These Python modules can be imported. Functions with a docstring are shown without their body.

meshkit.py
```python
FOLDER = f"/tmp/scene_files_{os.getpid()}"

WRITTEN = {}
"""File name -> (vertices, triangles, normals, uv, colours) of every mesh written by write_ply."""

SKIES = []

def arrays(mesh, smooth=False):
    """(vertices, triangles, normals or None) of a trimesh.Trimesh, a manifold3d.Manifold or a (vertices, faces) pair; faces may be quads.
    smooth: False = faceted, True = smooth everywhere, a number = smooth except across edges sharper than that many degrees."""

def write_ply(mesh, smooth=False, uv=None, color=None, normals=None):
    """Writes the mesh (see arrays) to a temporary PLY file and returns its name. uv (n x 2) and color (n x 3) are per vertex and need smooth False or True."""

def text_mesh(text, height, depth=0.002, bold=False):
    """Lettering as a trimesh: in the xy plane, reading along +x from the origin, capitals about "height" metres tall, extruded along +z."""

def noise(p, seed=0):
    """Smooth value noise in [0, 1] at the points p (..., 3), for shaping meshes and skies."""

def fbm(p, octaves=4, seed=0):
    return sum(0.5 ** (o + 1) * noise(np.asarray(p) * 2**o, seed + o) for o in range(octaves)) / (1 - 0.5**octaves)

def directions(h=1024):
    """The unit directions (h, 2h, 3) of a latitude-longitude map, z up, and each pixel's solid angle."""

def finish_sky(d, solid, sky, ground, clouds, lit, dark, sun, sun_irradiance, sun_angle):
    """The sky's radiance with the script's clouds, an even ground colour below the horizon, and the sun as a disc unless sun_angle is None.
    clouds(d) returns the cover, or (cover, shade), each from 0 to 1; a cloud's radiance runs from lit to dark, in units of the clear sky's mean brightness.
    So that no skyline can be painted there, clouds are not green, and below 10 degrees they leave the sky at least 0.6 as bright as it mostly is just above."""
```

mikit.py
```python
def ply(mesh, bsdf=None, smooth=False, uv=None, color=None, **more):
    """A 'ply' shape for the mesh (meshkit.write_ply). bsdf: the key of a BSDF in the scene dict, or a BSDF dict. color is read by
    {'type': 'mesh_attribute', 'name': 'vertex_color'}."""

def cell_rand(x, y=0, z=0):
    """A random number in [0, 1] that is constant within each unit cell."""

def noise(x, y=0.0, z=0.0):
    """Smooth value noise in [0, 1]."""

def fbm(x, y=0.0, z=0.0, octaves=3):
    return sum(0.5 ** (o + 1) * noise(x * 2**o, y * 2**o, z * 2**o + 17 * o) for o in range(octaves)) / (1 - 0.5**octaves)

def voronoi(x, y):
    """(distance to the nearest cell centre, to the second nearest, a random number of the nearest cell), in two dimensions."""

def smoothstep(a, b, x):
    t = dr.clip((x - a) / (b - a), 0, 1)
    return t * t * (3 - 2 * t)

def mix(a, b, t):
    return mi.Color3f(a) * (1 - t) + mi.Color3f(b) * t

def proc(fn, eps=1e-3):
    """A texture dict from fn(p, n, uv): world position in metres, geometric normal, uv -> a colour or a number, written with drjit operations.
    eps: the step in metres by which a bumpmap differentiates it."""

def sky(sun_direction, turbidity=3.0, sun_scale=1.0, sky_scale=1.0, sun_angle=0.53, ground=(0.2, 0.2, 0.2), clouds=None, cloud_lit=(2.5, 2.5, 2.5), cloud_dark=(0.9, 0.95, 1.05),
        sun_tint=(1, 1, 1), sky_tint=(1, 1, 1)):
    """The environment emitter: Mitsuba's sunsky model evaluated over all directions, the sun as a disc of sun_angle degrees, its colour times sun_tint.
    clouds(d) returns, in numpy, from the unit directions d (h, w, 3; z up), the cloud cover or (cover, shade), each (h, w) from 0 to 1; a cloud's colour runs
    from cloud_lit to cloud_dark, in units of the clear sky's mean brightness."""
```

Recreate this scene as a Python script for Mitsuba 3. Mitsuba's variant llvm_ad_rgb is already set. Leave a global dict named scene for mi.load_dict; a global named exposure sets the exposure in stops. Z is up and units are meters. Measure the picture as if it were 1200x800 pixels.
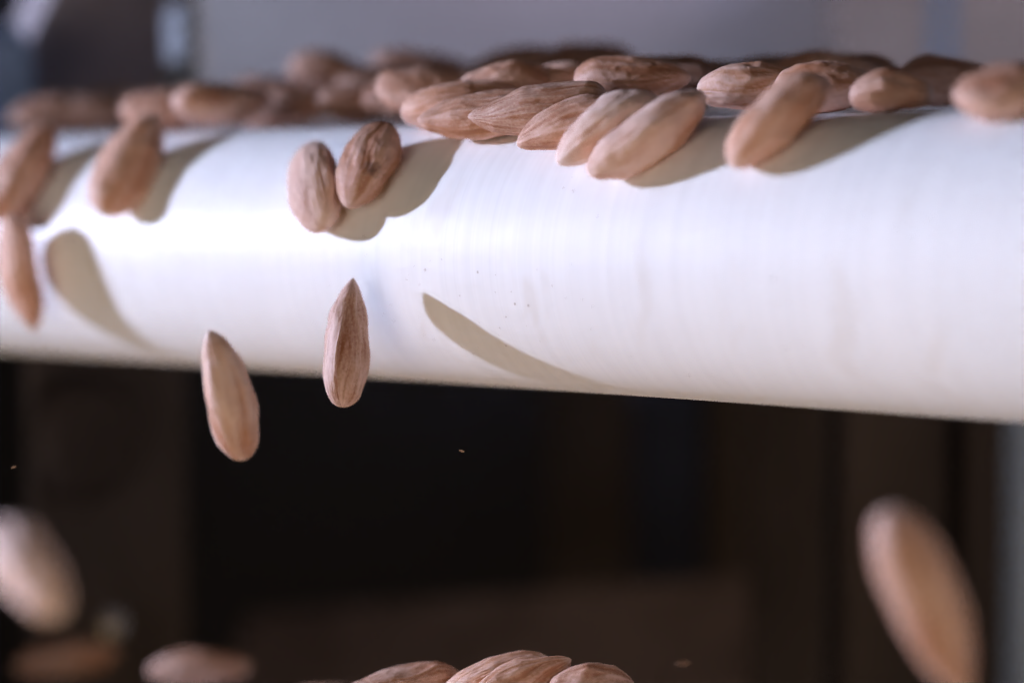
import math, numpy as np, trimesh, mitsuba as mi, mikit, meshkit
import drjit as dr
T4 = mi.ScalarTransform4f
scene, labels = {'type': 'scene'}, {}

# ------------------------------------------------------------------ camera and light (metres, z up, eye level at z = 1)
EYE = np.array([0.0, 0.0, 1.0])
PITCH = math.radians(3.507)
FPX = 600 / 0.22                      # focal length in pixels of a 1200 px wide picture
FWD = np.array([0, math.cos(PITCH), -math.sin(PITCH)])
UPV = np.array([0, math.sin(PITCH), math.cos(PITCH)])
RGT = np.array([1.0, 0, 0])
FOCUS = 0.431
exposure = 0.0
scene['camera'] = {'type': 'thinlens', 'fov': 2 * math.degrees(math.atan(0.22)), 'fov_axis': 'x', 'aperture_radius': 0.0090, 'focus_distance': FOCUS,
                   'near_clip': 0.01, 'far_clip': 20.0, 'to_world': T4().look_at(EYE.tolist(), (EYE + FWD).tolist(), [0, 0, 1])}
AIM = np.array([0.0, 0.44, 0.99])


def lamp(key, direction, dist, radius, rgb):
    d = np.array(direction, float)
    p = AIM + d / np.linalg.norm(d) * dist
    scene[key] = {'type': 'disk', 'to_world': T4().look_at(p.tolist(), AIM.tolist(), [0.1, 0.2, 1]) @ T4().scale([radius, radius, radius]),
                  'emitter': {'type': 'area', 'radiance': {'type': 'rgb', 'value': [float(c) for c in rgb]}}}
    labels[key] = {'kind': 'structure'}


KEY = np.array([-0.970, 0.110, 0.195])
lamp('key_lamp', KEY, 1.8, 0.030, np.array([4350, 4850, 6800]) * 0.90)
lamp('front_lamp', [-0.45, -0.85, -0.16], 1.3, 0.45, np.array([1.0, 0.85, 0.73]) * 2.7)
lamp('room_lamp', [0.85, -0.60, -0.26], 1.3, 0.40, np.array([1.0, 0.72, 0.46]) * 2.2)
lamp('low_lamp', [-0.30, -0.72, -0.76], 1.0, 0.30, np.array([1.0, 0.60, 0.24]) * 1.7)
lamp('side_lamp', [1.0, 0.45, 0.12], 1.3, 0.42, np.array([0.64, 0.68, 0.84]) * 1.2)

# ------------------------------------------------------------------ materials
def rgb(*c):
    return {'type': 'rgb', 'value': list(c)}


def belt_color(p, n, uv):
    u, v = uv.x, uv.y                                   # metres across the belt, metres along its travel
    streak = mikit.noise(u * 2600, v * 35) * 0.5 + mikit.noise(u * 900, v * 14, 3) * 0.5
    base = mikit.mix([0.80, 0.795, 0.79], [0.87, 0.865, 0.86], streak)
    stain = mikit.smoothstep(0.66, 0.86, mikit.fbm(u * 170 + mikit.noise(v * 90) * 2, v * 60, 5, 3))
    base = mikit.mix(base, [0.64, 0.56, 0.47], stain * 0.2)
    d, _, r = mikit.voronoi(u * 330, v * 330)            # tiny pits and specks of skin
    spot = mikit.smoothstep(0.04 + 0.09 * dr.square(r), 0.02, d) * mikit.smoothstep(0.74, 0.80, mikit.cell_rand(r * 9973)) * mikit.smoothstep(0.45, 0.65, mikit.noise(u * 60, v * 60, 9))
    return mikit.mix(base, [0.25, 0.17, 0.12], spot * 0.5)


def belt_bump(p, n, uv):
    u, v = uv.x, uv.y
    return (mikit.noise(u * 5200, v * 60) * 0.55 + mikit.noise(u * 1500, v * 22, 2) * 1.0 + mikit.noise(u * 3600, v * 2300, 7) * 0.7)


scene['belt_mat'] = {'type': 'twosided', 'bsdf': {'type': 'bumpmap', 'arbitrary': mikit.proc(belt_bump, eps=6e-5), 'scale': 1.1e-5,
    'bsdf': {'type': 'principled', 'base_color': mikit.proc(belt_color), 'roughness': 0.45, 'specular': 0.28}}}


def skin_bump(p, n, uv):
    return mikit.fbm(p.x * 2600, p.y * 2600, p.z * 2600, 3)


scene['almond_mat'] = {'type': 'bumpmap', 'arbitrary': mikit.proc(skin_bump, eps=5e-5), 'scale': 9e-5,
    'bsdf': {'type': 'principled', 'base_color': {'type': 'mesh_attribute', 'name': 'vertex_color'}, 'roughness': 0.62, 'specular': 0.35, 'sheen': 0.25}}


def steel_color(p, n, uv):
    g = mikit.noise(p.x * 30, p.y * 30, p.z * 900) * 0.35 + mikit.fbm(p.x * 25, p.y * 25, p.z * 25) * 0.65
    return mikit.mix([0.56, 0.58, 0.64], [0.74, 0.76, 0.82], g)


scene['steel_mat'] = {'type': 'twosided', 'bsdf': {'type': 'principled', 'base_color': mikit.proc(steel_color), 'roughness': 0.36, 'metallic': 0.9, 'specular': 0.5}}


def paint(key, c, rough=0.6, vary=0.35, f=60):
    c = np.array(c, float)

    def fn(p, n, uv):
        g = mikit.fbm(p.x * f, p.y * f, p.z * f * 0.4)
        return mikit.mix((c * (1 - vary)).tolist(), (c * (1 + vary)).tolist(), g)
    scene[key] = {'type': 'twosided', 'bsdf': {'type': 'principled', 'base_color': mikit.proc(fn), 'roughness': rough, 'specular': 0.12}}


paint('dark_brown_mat', [0.030, 0.023, 0.022])
paint('brown_panel_mat', [0.044, 0.035, 0.034])
paint('navy_mat', [0.008, 0.011, 0.024])
paint('black_mat', [0.004, 0.0035, 0.005])
paint('rust_mat', [0.40, 0.30, 0.29])
paint('rail_mat', [0.15, 0.11, 0.10])
paint('bracket_mat', [0.36, 0.31, 0.32])
paint('flange_mat', [0.20, 0.22, 0.25])
paint('rubber_mat', [0.02, 0.018, 0.02])
paint('grey_blue_mat', [0.22, 0.29, 0.43], 0.5)

# ------------------------------------------------------------------ helpers
PUT = {}


def obj(key, mesh, mat, label=None, cat=None, group=None, kind=None, smooth=30, **kw):
    k, i = key, 0
    while k in scene:
        i += 1
        k = f'{key}_{i:03d}'
    scene[k] = mikit.ply(mesh, mat, smooth=smooth, **kw)
    tag(k, label, cat, group, kind)
    return k


def tag(k, label=None, cat=None, group=None, kind=None):
    e = {a: b for a, b in (('label', label), ('category', cat), ('group', group), ('kind', kind)) if b}
    if e:
        labels[k] = e


def box(size, loc, rot=None, r=0.0015):
    sx, sy, sz = [max(x / 2 - r, 1e-4) for x in size]
    c = np.array([[a * sx, b * sy, d * sz] for a in (-1, 1) for b in (-1, 1) for d in (-1, 1)])
    o = r * 0.7
    pts = np.vstack([c + [s * r if k == 0 else 0, s * r if k == 1 else 0, s * r if k == 2 else 0] for k in range(3) for s in (-1, 1)])
    m = trimesh.convex.convex_hull(pts)
    M = np.eye(4)
    if rot is not None:
        M[:3, :3] = rot
    M[:3, 3] = loc
    m.apply_transform(M)
    return m


def frame(x, z=(0, 0, 1)):
    """rotation whose columns are x, y, z with x first"""
    x = np.array(x, float); x /= np.linalg.norm(x)
    z = np.array(z, float); z -= x * (z @ x); z /= np.linalg.norm(z)
    return np.column_stack([x, np.cross(z, x), z])


def rod(p0, p1, r, n=40, bevel=0.0012):
    p0, p1 = np.array(p0, float), np.array(p1, float)
    L = np.linalg.norm(p1 - p0)
    prof = np.array([[1e-6, 0], [r - bevel, 0], [r, bevel], [r, L - bevel], [r - bevel, L], [1e-6, L]])
    m = trimesh.creation.revolve(prof, sections=n)
    M = np.eye(4); M[:3, :3] = frame(np.cross([0.3, 0.5, 0.2], p1 - p0), p1 - p0); M[:3, 3] = p0
    m.apply_transform(M)
    return m


def at(px, py, Z):
    """the point at depth Z (along the view direction) seen at a place of the 1200 x 800 photograph"""
    return EYE + Z * (FWD + RGT * (px - 600) / FPX + UPV * (400 - py) / FPX)


# ------------------------------------------------------------------ upper conveyor: a belt that turns round its end roller
THETA = math.radians(40.22)
AX = np.array([-math.cos(THETA), math.sin(THETA), 0.0])        # along the roller, to the left and away
BK = np.array([math.sin(THETA), math.cos(THETA), 0.0])         # along the belt, to the right and away
UP = np.array([0, 0, 1.0])
P0 = EYE + np.array([0, 0.45945, -0.01112])
R = 0.026
PHI = math.radians(2.6)                                        # the belt climbs slightly towards the back
RUN = 0.62


def loop(r, run):
    """closed profile (w, z) round the roller; top run, arc in front, bottom run"""
    top = np.array([math.cos(PHI), math.sin(PHI)])
    nt = np.array([-math.sin(PHI), math.cos(PHI)])
    pts = [nt * r + top * run * (1 - t) for t in np.linspace(0, 1, 40)[:-1]]
    a0 = math.pi / 2 + PHI
    pts += [np.array([math.cos(a), math.sin(a)]) * r for a in np.linspace(a0, a0 + math.pi, 140)]
    pts += [-nt * r + top * run * t for t in np.linspace(0, 1, 40)[1:]]
    return np.array(pts)


def belt_mesh():
    o, i = loop(R, RUN), loop(R - 0.0022, RUN)
    s = np.linspace(-0.26, 0.168, 60)
    arc = np.concatenate([[0], np.cumsum(np.linalg.norm(np.diff(o, axis=0), axis=1))])
    V, F, UVs = [], [], []
    n = len(o)

    def sheet(prof, flip):
        base = sum(len(x) for x in V)
        V.append(np.array([P0 + AX * ss + BK * w + UP * z for ss in s for w, z in prof]))
        UVs.append(np.array([[ss, a] for ss in s for a in arc]))
        for a in range(len(s) - 1):
            for b in range(n - 1):
                q = [base + a * n + b, base + a * n + b + 1, base + (a + 1) * n + b + 1, base + (a + 1) * n + b]
                if flip:
                    q = q[::-1]
                F.append(q)
    sheet(o, True)
    sheet(i, False)
    for e in (0, len(s) - 1):                     # belt edges
        base = sum(len(x) for x in V)
        V.append(np.array([P0 + AX * s[e] + BK * w + UP * z for prof in (o, i) for w, z in prof]))
        UVs.append(np.array([[s[e], a] for _ in (0, 1) for a in arc]))
        for b in range(n - 1):
            q = [base + b, base + b + 1, base + n + b + 1, base + n + b]
            F.append(q if e == 0 else q[::-1])
    return np.vstack(V), np.array(F), np.vstack(UVs)


v, f, uv = belt_mesh()
bk = obj('conveyor__belt', (v, f), 'belt_mat', smooth=True, uv=uv)
tag('conveyor', 'wide white conveyor belt turning over its end roller, almonds falling off its front', 'conveyor belt')
obj('conveyor__roller', rod(P0 + AX * -0.262, P0 + AX * 0.172, R - 0.0023, 80), 'steel_mat')
obj('conveyor__shaft', rod(P0 + AX * -0.30, P0 + AX * 0.25, 0.006, 32), 'steel_mat')


def surf(w):
    """(point of the belt's outer face at s = 0, outward normal, tangent towards the back) at the distance w behind the axis"""
    if w > -math.sin(PHI) * R:
        nt = np.array([-math.sin(PHI), math.cos(PHI)]); q = nt * R + np.array([math.cos(PHI), math.sin(PHI)]) * (w + math.sin(PHI) * R) / math.cos(PHI)
    else:
        z = math.sqrt(R * R - w * w); q = np.array([w, z]); nt = q / R
    tb = np.array([nt[1], -nt[0]])
    e = lambda x: BK * x[0] + UP * x[1]
    return P0 + e(q), e(nt), e(tb)


# ------------------------------------------------------------------ almonds
GROUPS = dict(top='almonds lying on the upper belt', fall='almonds falling from the belt', low='almonds on the lower belt')


def almond_mesh(L, W, T, seed, nu, nv, dark=0.0, pale=0.0, blunt=0.0):
    rs = np.random.RandomState(seed)
    t = np.linspace(0, 1, nu)
    s = 0.5 - 0.5 * np.cos(np.pi * t)
    s = 0.55 * s + 0.45 * t
    th = np.linspace(0, 2 * np.pi, nv, endpoint=False)
    pk = rs.uniform(0.44, 0.54); q = rs.uniform(0.60, 0.78) - blunt
    prof = s ** pk * (1 - s) ** q
    prof /= prof.max()
    thick = prof ** rs.uniform(0.85, 1.0)
    S, TH = np.meshgrid(s, th, indexing='ij')
    c, n_ = np.cos(TH), np.sin(TH)
    ex = rs.uniform(1.15, 1.4)
    X = np.broadcast_to((s - 0.45)[:, None] * L, S.shape).copy()
    Y = prof[:, None] * W / 2 * np.sign(c) * np.abs(c) ** 0.94
    Z = thick[:, None] * T / 2 * np.sign(n_) * np.abs(n_) ** ex
    Y += rs.uniform(-0.07, 0.07) * W * np.sin(np.pi * S) ** 2 + rs.uniform(-0.05, 0.05) * L * (S - 0.45) ** 2
    Z += rs.uniform(-0.16, 0.16) * L * (S - 0.5) ** 2 + rs.uniform(-0.10, 0.10) * T * (Y / W * 2) * np.sin(np.pi * S)
    o = rs.uniform(0, 50, 3)
    k = 3.3
    wob = (meshkit.noise(np.stack([c * 1.5 + o[0], n_ * 1.5 + o[1], S * 3 + o[2]], -1), seed) - 0.5)
    ca, sa = np.cos(TH + 0.5 * wob), np.sin(TH + 0.5 * wob)
    rid = meshkit.noise(np.stack([ca * k + o[1], sa * k + o[2], S * 1.3 + o[0]], -1), seed + 1)
    rid2 = meshkit.noise(np.stack([ca * 8 + o[0], sa * 8 + o[1], S * 2.6 + o[2]], -1), seed + 2)
    rid3 = meshkit.noise(np.stack([ca * 17 + o[2], sa * 17 + o[0], S * 5 + o[1]], -1), seed + 3)
    rid4 = meshkit.noise(np.stack([ca * 36 + o[1], sa * 36 + o[2], S * 7 + o[0]], -1), seed + 8)
    ridge = 0.38 * (1 - np.abs(2 * rid - 1)) + 0.30 * (1 - np.abs(2 * rid2 - 1)) + 0.20 * rid3 + 0.12 * rid4
    dent = meshkit.fbm(np.stack([X / L * 3.2 + o[0], Y / L * 4 + o[1], Z / L * 4 + o[2]], -1), 3, seed + 4) - 0.5
    env = np.clip(prof * 1.5, 0, 1)[:, None]
    D = (ridge - 0.5) * 0.00058 * env + dent * 0.0021 * env + (rid4 - 0.5) * 0.00008 * env
    rr = np.sqrt((Y / (W / 2)) ** 2 + (Z / (T / 2)) ** 2) + 1e-9
    ny, nz = Y / (W / 2) ** 2, Z / (T / 2) ** 2
    nl = np.sqrt(ny ** 2 + nz ** 2) + 1e-9
    Y += ny / nl * D; Z += nz / nl * D
    V = np.stack([X, Y, Z], -1).reshape(-1, 3)
    a, b = np.meshgrid(np.arange(nu - 1), np.arange(nv), indexing='ij')
    b2 = (b + 1) % nv
    Fq = np.stack([a * nv + b, a * nv + b2, (a + 1) * nv + b2, (a + 1) * nv + b], -1).reshape(-1, 4)
    # skin: reddish brown, darker in the furrows, rubbed and dusty on the ridges and at the ends
    tone = meshkit.fbm(np.stack([ca * 2 + o[2], sa * 2 + o[0], S * 2.2 + o[1]], -1), 3, seed + 5)
    fine = meshkit.noise(np.stack([X * 2600, Y * 2600, Z * 2600], -1), seed + 6)
    dust = np.clip((ridge - 0.5) * 1.6 + (fine - 0.5) * 0.5 + (tone - 0.5) * 1.0 + pale, 0, 1) * 0.58
    ends = np.clip((S - 0.90) / 0.10, 0, 1) * 0.5 + np.clip((0.05 - S) / 0.05, 0, 1) * 0.35
    dust = np.clip(dust + ends * (0.4 + 0.6 * fine), 0, 0.85)
    h = rs.uniform(-0.9, 0.9)
    deep = np.array([0.355, 0.138, 0.066]) * (1 + 0.28 * h)
    mid = np.array([0.565, 0.292, 0.182]) * (1 + 0.2 * h)
    powder = np.array([0.82, 0.66, 0.60])
    m = np.clip(0.10 + 1.3 * (ridge - 0.2) + 0.45 * (tone - 0.5) + 0.45 * (rid4 - 0.5) + 0.25 * (fine - 0.5), 0, 1)[..., None]
    col = deep * (1 - m) + mid * m
    col = col * (1 - dust[..., None]) + powder * dust[..., None]
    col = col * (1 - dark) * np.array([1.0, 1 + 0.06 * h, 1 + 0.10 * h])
    return V, Fq, np.clip(col.reshape(-1, 3), 0, 1)


SPOT = {}
COUNT = [0]


def almond(center, axis, face, label, grp, L=25, W=13, T=9.2, q=1, pale=0.0, dark=0.0, spot=None, seed=None, blunt=0.0):
    """long axis runs from the blunt end to the tip; face = the direction the broad side looks"""
    COUNT[0] += 1
    nu, nv = ((46, 40), (90, 72), (200, 170))[q]
    V, Fq, C = almond_mesh(L / 1e3, W / 1e3, T / 1e3, seed or 100 + COUNT[0], nu, nv, dark, pale, blunt)
    M = frame(axis, face)
    V = V @ M.T + np.asarray(center)
    if spot is not None:                                  # a dark bruise on the skin
        d = np.linalg.norm((V - at(*spot[:3]))[:, [0, 2]], axis=1) / spot[3]
        nz = meshkit.noise(V * 1500, 5)
        w = np.clip(1.3 - d - 0.7 * nz, 0, 1)[:, None]
        C = C * (1 - 0.75 * w) + np.array([0.05, 0.035, 0.04]) * 0.75 * w
    key = obj('almond', (V, Fq), 'almond_mat', label, 'almond', GROUPS.get(grp, grp), smooth=True, color=C)
    return key


def img_axis(A, D):
    """direction that points at angle A in the picture (0 right, 90 up) and D degrees away from the viewer"""
    a, d = math.radians(A), math.radians(D)
    return math.cos(d) * (RGT * math.cos(a) + UPV * math.sin(a)) + math.sin(d) * FWD


def free(px, py, Z, A, D, roll, label, grp='fall', **kw):
    """roll 0: the broad side faces the viewer; 90: its edge does"""
    ax = img_axis(A, D)
    f0 = -FWD - ax * (-FWD @ ax); f0 /= np.linalg.norm(f0)
    f1 = np.cross(ax, f0)
    r = math.radians(roll)
    return almond(at(px, py, Z), ax, f0 * math.cos(r) + f1 * math.sin(r), label, grp, **kw)


def on_belt(px, w, az, label, H=4.3, tip=0.0, lean=0.0, **kw):
    """lies on the belt at the picture column px, w mm behind the roller axis; az: degrees from along-the-roller-to-the-right
    towards the back; tip: how far the tip is raised; lean: roll about the long axis"""
    q, n, tb = surf(w / 1e3)
    c = q + n * H / 1e3
    k = (px - 600) / FPX                                  # slide along the roller to the wanted column
    g = lambda p: (p - EYE) @ RGT - k * ((p - EYE) @ FWD)
    c = c + AX * (-g(c) / (g(c + AX) - g(c)))
    a = math.radians(az)
    ax = (-AX) * math.cos(a) + tb * math.sin(a)
    t = math.radians(tip)
    ax = ax * math.cos(t) + n * math.sin(t)
    fn = n - ax * (n @ ax); fn /= np.linalg.norm(fn)
    r = math.radians(lean)
    fn = fn * math.cos(r) + np.cross(ax, fn) * math.sin(r)
    return almond(c, ax, fn, label, 'top', **kw)


def on_front(px, py, A, label, H=4.3, lean=0.0, extra=0.0, grp='top', **kw):
    """touches the rounded front of the belt where the picture shows it; A: its tip's direction in the picture"""
    d = at(px, py, 1.0) - EYE; d /= np.linalg.norm(d)
    o = EYE - P0
    dp, op = d - AX * (d @ AX), o - AX * (o @ AX)
    r = R + H / 1e3
    a, b, c = dp @ dp, 2 * dp @ op, op @ op - r * r
    disc = max(b * b - 4 * a * c, 0)
    t = (-b - math.sqrt(disc)) / (2 * a)
    p = EYE + d * t
    n = p - P0; n -= AX * (n @ AX); n /= np.linalg.norm(n)
    u = img_axis(A, 0)
    tv = -(n @ u) / (n @ FWD)
    ax = u + FWD * float(np.clip(tv, -1.3, 1.3)) + FWD * extra
    ax /= np.linalg.norm(ax)
    fn = n - ax * (n @ ax); fn /= np.linalg.norm(fn)
    rr = math.radians(lean)
    fn = fn * math.cos(rr) + np.cross(ax, fn) * math.sin(rr)
    return almond(p, ax, fn, label, grp, **kw)


# on the front of the roller and tipping over it
on_front(24, 205, 62, 'blurred brown almond hanging at the far left edge of the white belt', L=26)
free(22, 314, 0.508, -80, 10, 68, 'blurred orange brown almond falling beside the leftmost end of the belt', L=26, W=12.5, T=8)
on_front(149, 199, 66, 'brown almond sliding down the belt front, second from the left edge of the picture', L=26, q=1, lean=30, H=3.9)
on_front(368, 217, 286, 'pale dusty almond on the belt front, left one of the touching pair', L=21, W=14.5, q=2, pale=0.55, T=9.5, H=4.2, lean=20, blunt=0.08)
on_front(432, 189, 247, 'almond with a dark bruise, right one of the touching pair on the belt front', L=19.5, W=12.5, T=9.5, q=2, H=4.3, lean=28, blunt=0.16, dark=0.12, spot=(440, 198, 0.452, 0.0022))
# row along the shoulder
on_belt(503, 6, 28, 'almond whose pale round end shows behind another, left end of the middle row', L=25, q=1, H=6.5, blunt=0.1, tip=-6)
on_belt(535, -6, 30, 'almond with a pale blunt left end in the middle row, left of the pointed ones', L=25, q=1, H=4.6, tip=2, blunt=0.1)
on_belt(570, -12, 205, 'sharp almond with its pointed tip to the left and a small almond on its back', L=25, W=11.5, T=8.5, q=2, H=4.3, lean=12, tip=5, dark=0.1)
on_belt(600, 2, 215, 'small almond peeking out above the sharp pointed ones', L=20, W=11, q=2, H=7.5)
on_belt(638, -12, 205, 'sharply focused wrinkled almond with a pale pointed tip, centre of the row', L=27, W=11.5, T=9, q=2, H=5.0, tip=4, lean=14, dark=0.2)
on_belt(678, -15, 214, 'almond with dark grain and blunt pale left end, right of the sharpest one', L=22, W=12.5, T=9, q=2, H=4.6, lean=22, tip=4)
on_front(716, 146, 212, 'large pale almond with a notch, behind the biggest one on the belt front', L=22, W=14, q=2, pale=0.5, T=9, H=5.0, lean=30, blunt=0.1)
on_front(753, 165, 34, 'biggest almond on the belt front, pink and dusty, lying diagonally', L=25, W=13.5, q=2, blunt=0.12, pale=0.4, T=8.8, H=4.2, lean=-40)
on_belt(652, 10, 200, 'almond half hidden behind the sharpest one in the middle row', L=22, q=1, H=7)
on_belt(735, 8, 25, 'pale topped almond behind the large notched one', L=23, q=1, H=7.5)
on_front(905, 142, 40, 'brown blurred almond tipping over the belt edge right of the biggest one', L=25, W=13, q=2, blunt=0.1, T=8.8, H=4.2, lean=-40)
on_belt(878, 12, 30, 'almond with a pale left end behind the one tipping over on the right', L=22, q=1, H=5.5)
on_belt(962, 14, 20, 'dark almond half hidden right of the one tipping over', L=20, q=1, H=5)
on_belt(1039, 4, 40, 'lone striped oval almond on the belt horizon at right', L=14.5, W=11, T=7.4, q=2, H=3.6, blunt=0.14, dark=0.15)
on_belt(1176, -8, 40, 'pale blurred almond cut by the right edge of the picture', L=18, W=11.5, T=8, q=1, H=3.8, pale=0.15, blunt=0.1)
on_belt(1108, 62, 60, 'faint orange almond far behind the lone striped one', L=24, W=14, H=5.5, lean=20)
# second row
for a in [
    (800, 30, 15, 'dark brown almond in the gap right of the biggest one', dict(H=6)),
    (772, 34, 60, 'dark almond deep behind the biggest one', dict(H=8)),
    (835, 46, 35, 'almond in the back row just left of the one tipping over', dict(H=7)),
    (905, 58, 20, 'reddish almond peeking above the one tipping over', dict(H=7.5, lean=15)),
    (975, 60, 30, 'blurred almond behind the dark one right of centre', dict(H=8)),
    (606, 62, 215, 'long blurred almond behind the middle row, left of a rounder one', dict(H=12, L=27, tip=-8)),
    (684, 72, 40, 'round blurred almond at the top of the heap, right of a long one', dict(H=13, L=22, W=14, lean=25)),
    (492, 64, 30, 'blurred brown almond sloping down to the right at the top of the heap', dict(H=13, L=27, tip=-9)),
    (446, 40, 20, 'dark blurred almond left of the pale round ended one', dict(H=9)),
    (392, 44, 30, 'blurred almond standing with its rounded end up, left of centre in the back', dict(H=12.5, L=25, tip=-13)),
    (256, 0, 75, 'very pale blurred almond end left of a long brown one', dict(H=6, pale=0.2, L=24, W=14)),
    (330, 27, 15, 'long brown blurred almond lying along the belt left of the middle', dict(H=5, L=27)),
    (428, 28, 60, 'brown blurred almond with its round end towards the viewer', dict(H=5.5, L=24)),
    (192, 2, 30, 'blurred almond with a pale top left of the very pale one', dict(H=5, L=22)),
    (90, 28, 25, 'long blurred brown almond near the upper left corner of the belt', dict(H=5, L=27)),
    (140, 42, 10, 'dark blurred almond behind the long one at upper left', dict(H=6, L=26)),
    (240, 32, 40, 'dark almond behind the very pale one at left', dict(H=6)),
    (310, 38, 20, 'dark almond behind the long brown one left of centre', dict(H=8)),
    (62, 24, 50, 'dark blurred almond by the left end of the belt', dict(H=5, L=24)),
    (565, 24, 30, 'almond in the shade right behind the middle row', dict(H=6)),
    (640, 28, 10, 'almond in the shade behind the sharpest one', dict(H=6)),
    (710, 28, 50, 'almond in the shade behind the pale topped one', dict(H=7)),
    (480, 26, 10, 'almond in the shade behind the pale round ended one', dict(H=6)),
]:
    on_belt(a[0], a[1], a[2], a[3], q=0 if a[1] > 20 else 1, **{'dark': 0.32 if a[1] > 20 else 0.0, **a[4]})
rs = np.random.RandomState(4)
for k in range(26):
    w = 58 + 21 * (k // 5) + rs.uniform(-5, 5)
    on_belt(330 + 160 * (k % 5) + rs.uniform(-40, 40) + 12 * (k // 5), w, rs.uniform(0, 360), 'blurred brown almond deep in the heap at the back of the belt', H=5 + rs.uniform(0, 3), q=0)

# falling
free(405, 408, 0.439, 86, 12, 76, 'almond falling upright in focus below the touching pair', L=25, W=11, T=8.3, q=2, pale=0.4)
free(271, 470, 0.412, 104, -10, 72, 'slightly blurred almond falling left of the focused one', L=24, W=10.5, T=8.0, q=2, pale=0.35)
free(1081, 696, 0.325, 294, 5, -68, 'large blurred orange almond falling close to the viewer at lower right', L=29, W=11, T=9.6, blunt=0.1, pale=0.15, q=1)
almond(at(30, 664, 0.318), img_axis(-38, -42), [-0.80, -0.52, 0.12], 'very blurred pale almond falling at the lower left edge', 'fall', L=21, W=10, T=8.5, q=1, blunt=0.12, pale=1.4)

# ------------------------------------------------------------------ lower conveyor, under the roller and along it
def low(s, w, h=0.0):
    return P0 + AX * s + BK * w + UP * (-0.0940 - (s + 0.029) * 0.11 + h)


LX = low(-1, 0) - low(0, 0); LX /= np.linalg.norm(LX)
LN = np.cross(LX, BK); LN = LN if LN[2] > 0 else -LN
LR = frame(LX, LN)
lb = box([0.62, 0.075, 0.003], low(0.05, -0.014, -0.0016), LR)
obj('lower_conveyor__belt', lb, 'belt_mat', smooth=False, uv=np.stack([lb.vertices[:, 0], lb.vertices[:, 1]], -1))
obj('lower_conveyor__bed', box([0.62, 0.066, 0.012], low(0.05, -0.014, -0.0098), LR), 'steel_mat')
tag('lower_conveyor', 'narrow white lower conveyor catching the falling almonds at the bottom edge', 'conveyor belt')


def lowfree(px, py, Z, A, D, roll, label, **kw):
    return free(px, py, Z, A, D, roll, label, 'low', **kw)


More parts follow.
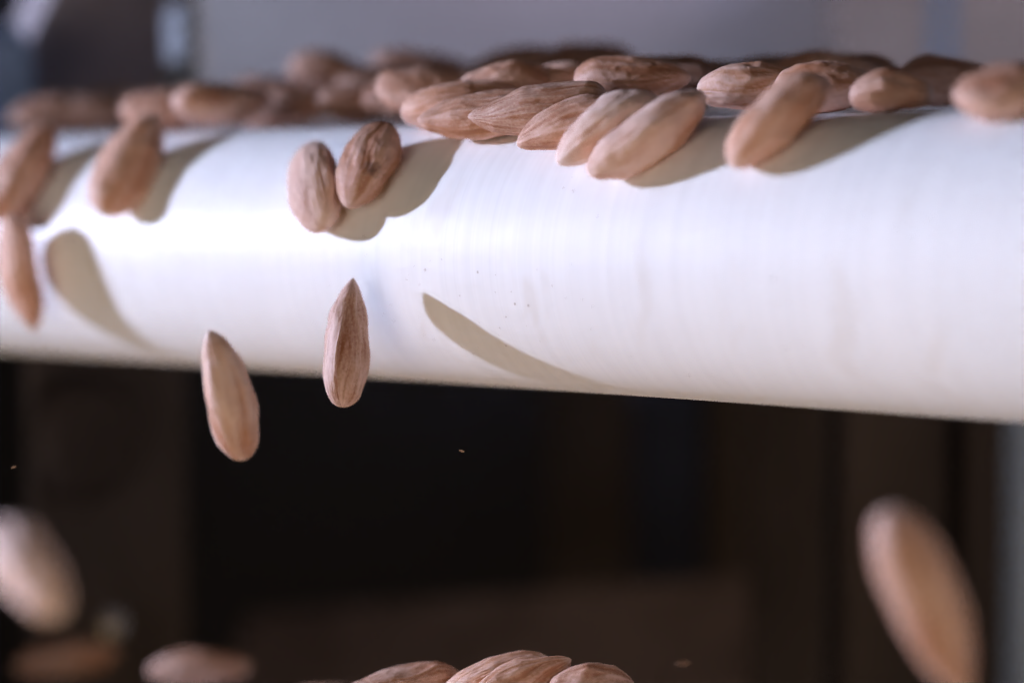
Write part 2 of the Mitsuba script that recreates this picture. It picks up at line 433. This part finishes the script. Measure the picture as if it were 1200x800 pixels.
lowfree(462, 809, 0.444, 12, 10, 70, 'almond lying low at the left end of the sharp lower group', L=24, W=13, q=2)
lowfree(575, 802, 0.440, 22, 5, 65, 'ridged almond behind the one with the raised tip in the lower group', L=22, W=13, q=2)
lowfree(603, 810, 0.430, 30, 0, 40, 'almond with a curled raised tip in the middle of the lower group', L=22, W=12.5, q=2)
lowfree(688, 816, 0.426, 4, 6, 30, 'round wrinkled almond at the right end of the sharp lower group', L=17, W=13.5, T=10, q=2, pale=0.1)
lowfree(72, 772, 0.60, 8, 10, 70, 'blurred almond on the lower belt at the far left', L=27, W=14, dark=0.3)
lowfree(228, 784, 0.55, 3, -5, 70, 'blurred orange almond on the lower belt, second from the left', L=25, W=12, T=8, dark=0.35)
for k in range(14):                                       # the layer below them that carries the group
    s = -0.075 + 0.012 * k + rs.uniform(-0.003, 0.003)
    almond(low(s, -0.026 + 0.014 * (k % 3), 0.005), img_axis(rs.uniform(0, 360), 0) * [1, 1, 0] + BK * rs.uniform(-1, 1), LN, 'almond in the bottom layer on the lower belt, below the sharp group', 'low', q=0)

# ------------------------------------------------------------------ behind the upper belt: steel side guard and its end bracket
def rel(s, w, z):
    return P0 + AX * s + BK * w + UP * z


GS = 0.176
tilt = frame(BK, AX * -1 + UP * 0.02)
obj('side_guard__plate', box([0.3165, 0.104, 0.0025], rel(GS, 0.076 + 0.1583, 0.052), tilt), 'steel_mat')
obj('side_guard__flange', box([0.010, 0.004, 0.034], rel(GS + 0.003, 0.073, 0.026 + 0.020), frame(AX, UP)), 'flange_mat')
tag('side_guard', 'brushed grey steel guard plate rising behind the almonds on the upper belt', 'guard plate')
obj('end_curtain__sheet', box([0.30, 0.004, 0.20], rel(0.04, 0.395, 0.13), frame(AX, UP)), 'rust_mat')
obj('end_curtain__post', box([0.006, 0.004, 0.22], rel(0.128, 0.3905, 0.13), frame(AX, UP)), 'grey_blue_mat')
tag('end_curtain', 'brownish grey sheet with a bluish post at the far end of the upper belt', 'panel')
lp = rel(-0.05, 0.14, 0.28)
scene['hopper_lamp'] = {'type': 'disk', 'to_world': T4().look_at(lp.tolist(), (lp + BK * 0.80 + AX * 0.60 + UP * 0.05).tolist(), [0, 0, 1]) @ T4().scale([0.06, 0.06, 0.06]),
                        'emitter': {'type': 'area', 'radiance': {'type': 'rgb', 'value': [12.2, 14.2, 17.0]}}}
labels['hopper_lamp'] = {'kind': 'structure'}
obj('hopper_gate', box([0.48, 0.004, 0.14], rel(-0.05, -0.042, 0.026 + 0.036 + 0.070), frame(AX, UP)), 'steel_mat', 'steel gate above the roller, just over the top edge of the picture', 'gate')
obj('bearing_block__housing', box([0.03, 0.05, 0.055], rel(0.215, 0.02, 0.03), frame(AX, UP), 0.006), 'grey_blue_mat')
obj('bearing_block__cap', rod(rel(0.20, 0.0, 0.0), rel(0.185, 0.0, 0.0), 0.016), 'rubber_mat')
tag('bearing_block', 'blue grey bearing block in the blurred upper left corner', 'bearing')
obj('support_bracket', box([0.012, 0.06, 0.13], rel(0.226, 0.088, 0.06), frame(AX * 1.0 + UP * 0.85, UP)), 'bracket_mat', 'dark brown slanting bracket left of the bright flange of the guard', 'bracket')

# ------------------------------------------------------------------ the dark inside of the machine below
def slab(key, x0, x1, y0, y1, Z, mat, thick=0.02, label=None, cat=None, turn=0.0, kind=None):
    a, b = at(x0, (y0 + y1) / 2, Z), at(x1, (y0 + y1) / 2, Z)
    h = abs(y1 - y0) / FPX * Z
    c = (a + b) / 2 + np.array([0, thick / 2, 0])
    t = math.radians(turn)
    return obj(key, box([abs(b[0] - a[0]), thick, h], c, frame([math.cos(t), math.sin(t), 0])), mat, label, cat, None, kind)


slab('machine_frame__post', 885, 970, 440, 1000, 0.63, 'brown_panel_mat', 0.02)
slab('machine_frame__panel', 990, 1111, 400, 1000, 0.585, 'brown_panel_mat', 0.02, 'wide dark brown panel')
slab('machine_frame__panel', 1136, 1181, 400, 1000, 0.58, 'brown_panel_mat', 0.02, 'narrow dark brown panel')
slab('machine_frame__strip', 1191, 1260, 420, 1000, 0.56, 'grey_blue_mat', 0.02, 'pale blue grey strip at the right edge')
tag('machine_frame', 'dark brown machine frame of upright panels below the belt at right', 'machine frame')
slab('inner_housing__panel', 745, 822, 380, 720, 0.80, 'navy_mat', 0.02, 'navy blue panel')
slab('inner_housing__panel', 640, 745, 380, 720, 0.85, 'dark_brown_mat', 0.02)
slab('inner_housing__post', 822, 880, 380, 720, 0.82, 'dark_brown_mat', 0.02)
tag('inner_housing', 'dim inner machine housing with a navy panel, deep in the dark below the belt', 'machine housing')
chute = box([0.19, 0.05, 0.004], at(570, 765, 0.72), frame(at(880, 690, 0.67) - at(300, 735, 0.74), UPV * 0.75 - FWD * 0.66))
obj('chute', chute, 'rail_mat', 'dim brown sloping chute behind the lower belt', 'chute')
obj('conveyor__side_frame', box([0.055, 0.150, 0.004], rel(0.192, 0.0575, -0.087), frame(BK, AX)), 'brown_panel_mat', 'dark brown side frame under the belt')
q = rel(0.190, 0.062, -0.087)
obj('conveyor__side_frame__boss', rod(rel(0.190, 0.044, -0.052), rel(0.180, 0.044, -0.052), 0.017, 64, 0.004), 'dark_brown_mat', 'round dark brown bearing boss')
bp = rel(0.190, 0.0555, -0.1035)
bolt = trimesh.util.concatenate([rod(bp, bp - AX * 0.003, 0.0040, 6, 0.0006), rod(bp - AX * 0.0028, bp - AX * 0.005, 0.0028, 24, 0.0008)])
obj('conveyor__side_frame__bolt', bolt, 'steel_mat', 'small steel bolt that shows as a soft grey disc')
slab('back_wall', -900, 2000, -900, 1900, 1.15, 'black_mat', 0.05, None, None, 0, 'structure')
obj('side_housing', box([0.02, 0.80, 0.70], [-0.40, 0.965, 0.685]), 'dark_brown_mat', 'dark housing wall outside the left edge of the picture', 'wall')
fl = box([6, 6, 0.1], [0, 0.6, -0.05])
obj('ground', fl, 'black_mat', kind='structure')


free(0, 0, 1, 80, 5, 40, 'almond falling outside the left edge of the picture, its soft shadow on the belt') if 0 else None


# crumbs of skin in the air
def flake(px, py, Z, A, L, label):
    m = trimesh.creation.icosphere(2, 1.0)
    vv = m.vertices * [L / 2, L / 6, L / 14]
    vv = vv + (meshkit.noise(m.vertices * 2.3 + px, px)[:, None] - 0.5) * L * 0.12
    m = trimesh.Trimesh(vv @ frame(img_axis(A, 10), -FWD + UPV * 0.5).T + at(px, py, Z), m.faces)
    obj('skin_flake', m, 'flake_mat', label, 'flake', 'flakes of almond skin in the air')


paint('flake_mat', [0.42, 0.27, 0.19])
flake(800, 777, 0.46, 0, 0.0030, 'brown flake of almond skin in the air right of the lower group')
flake(541, 528, 0.432, -15, 0.0011, 'tiny flake of almond skin in the air below the middle of the belt')
flake(16, 547, 0.44, 20, 0.0010, 'tiny flake of almond skin in the air at the left edge')
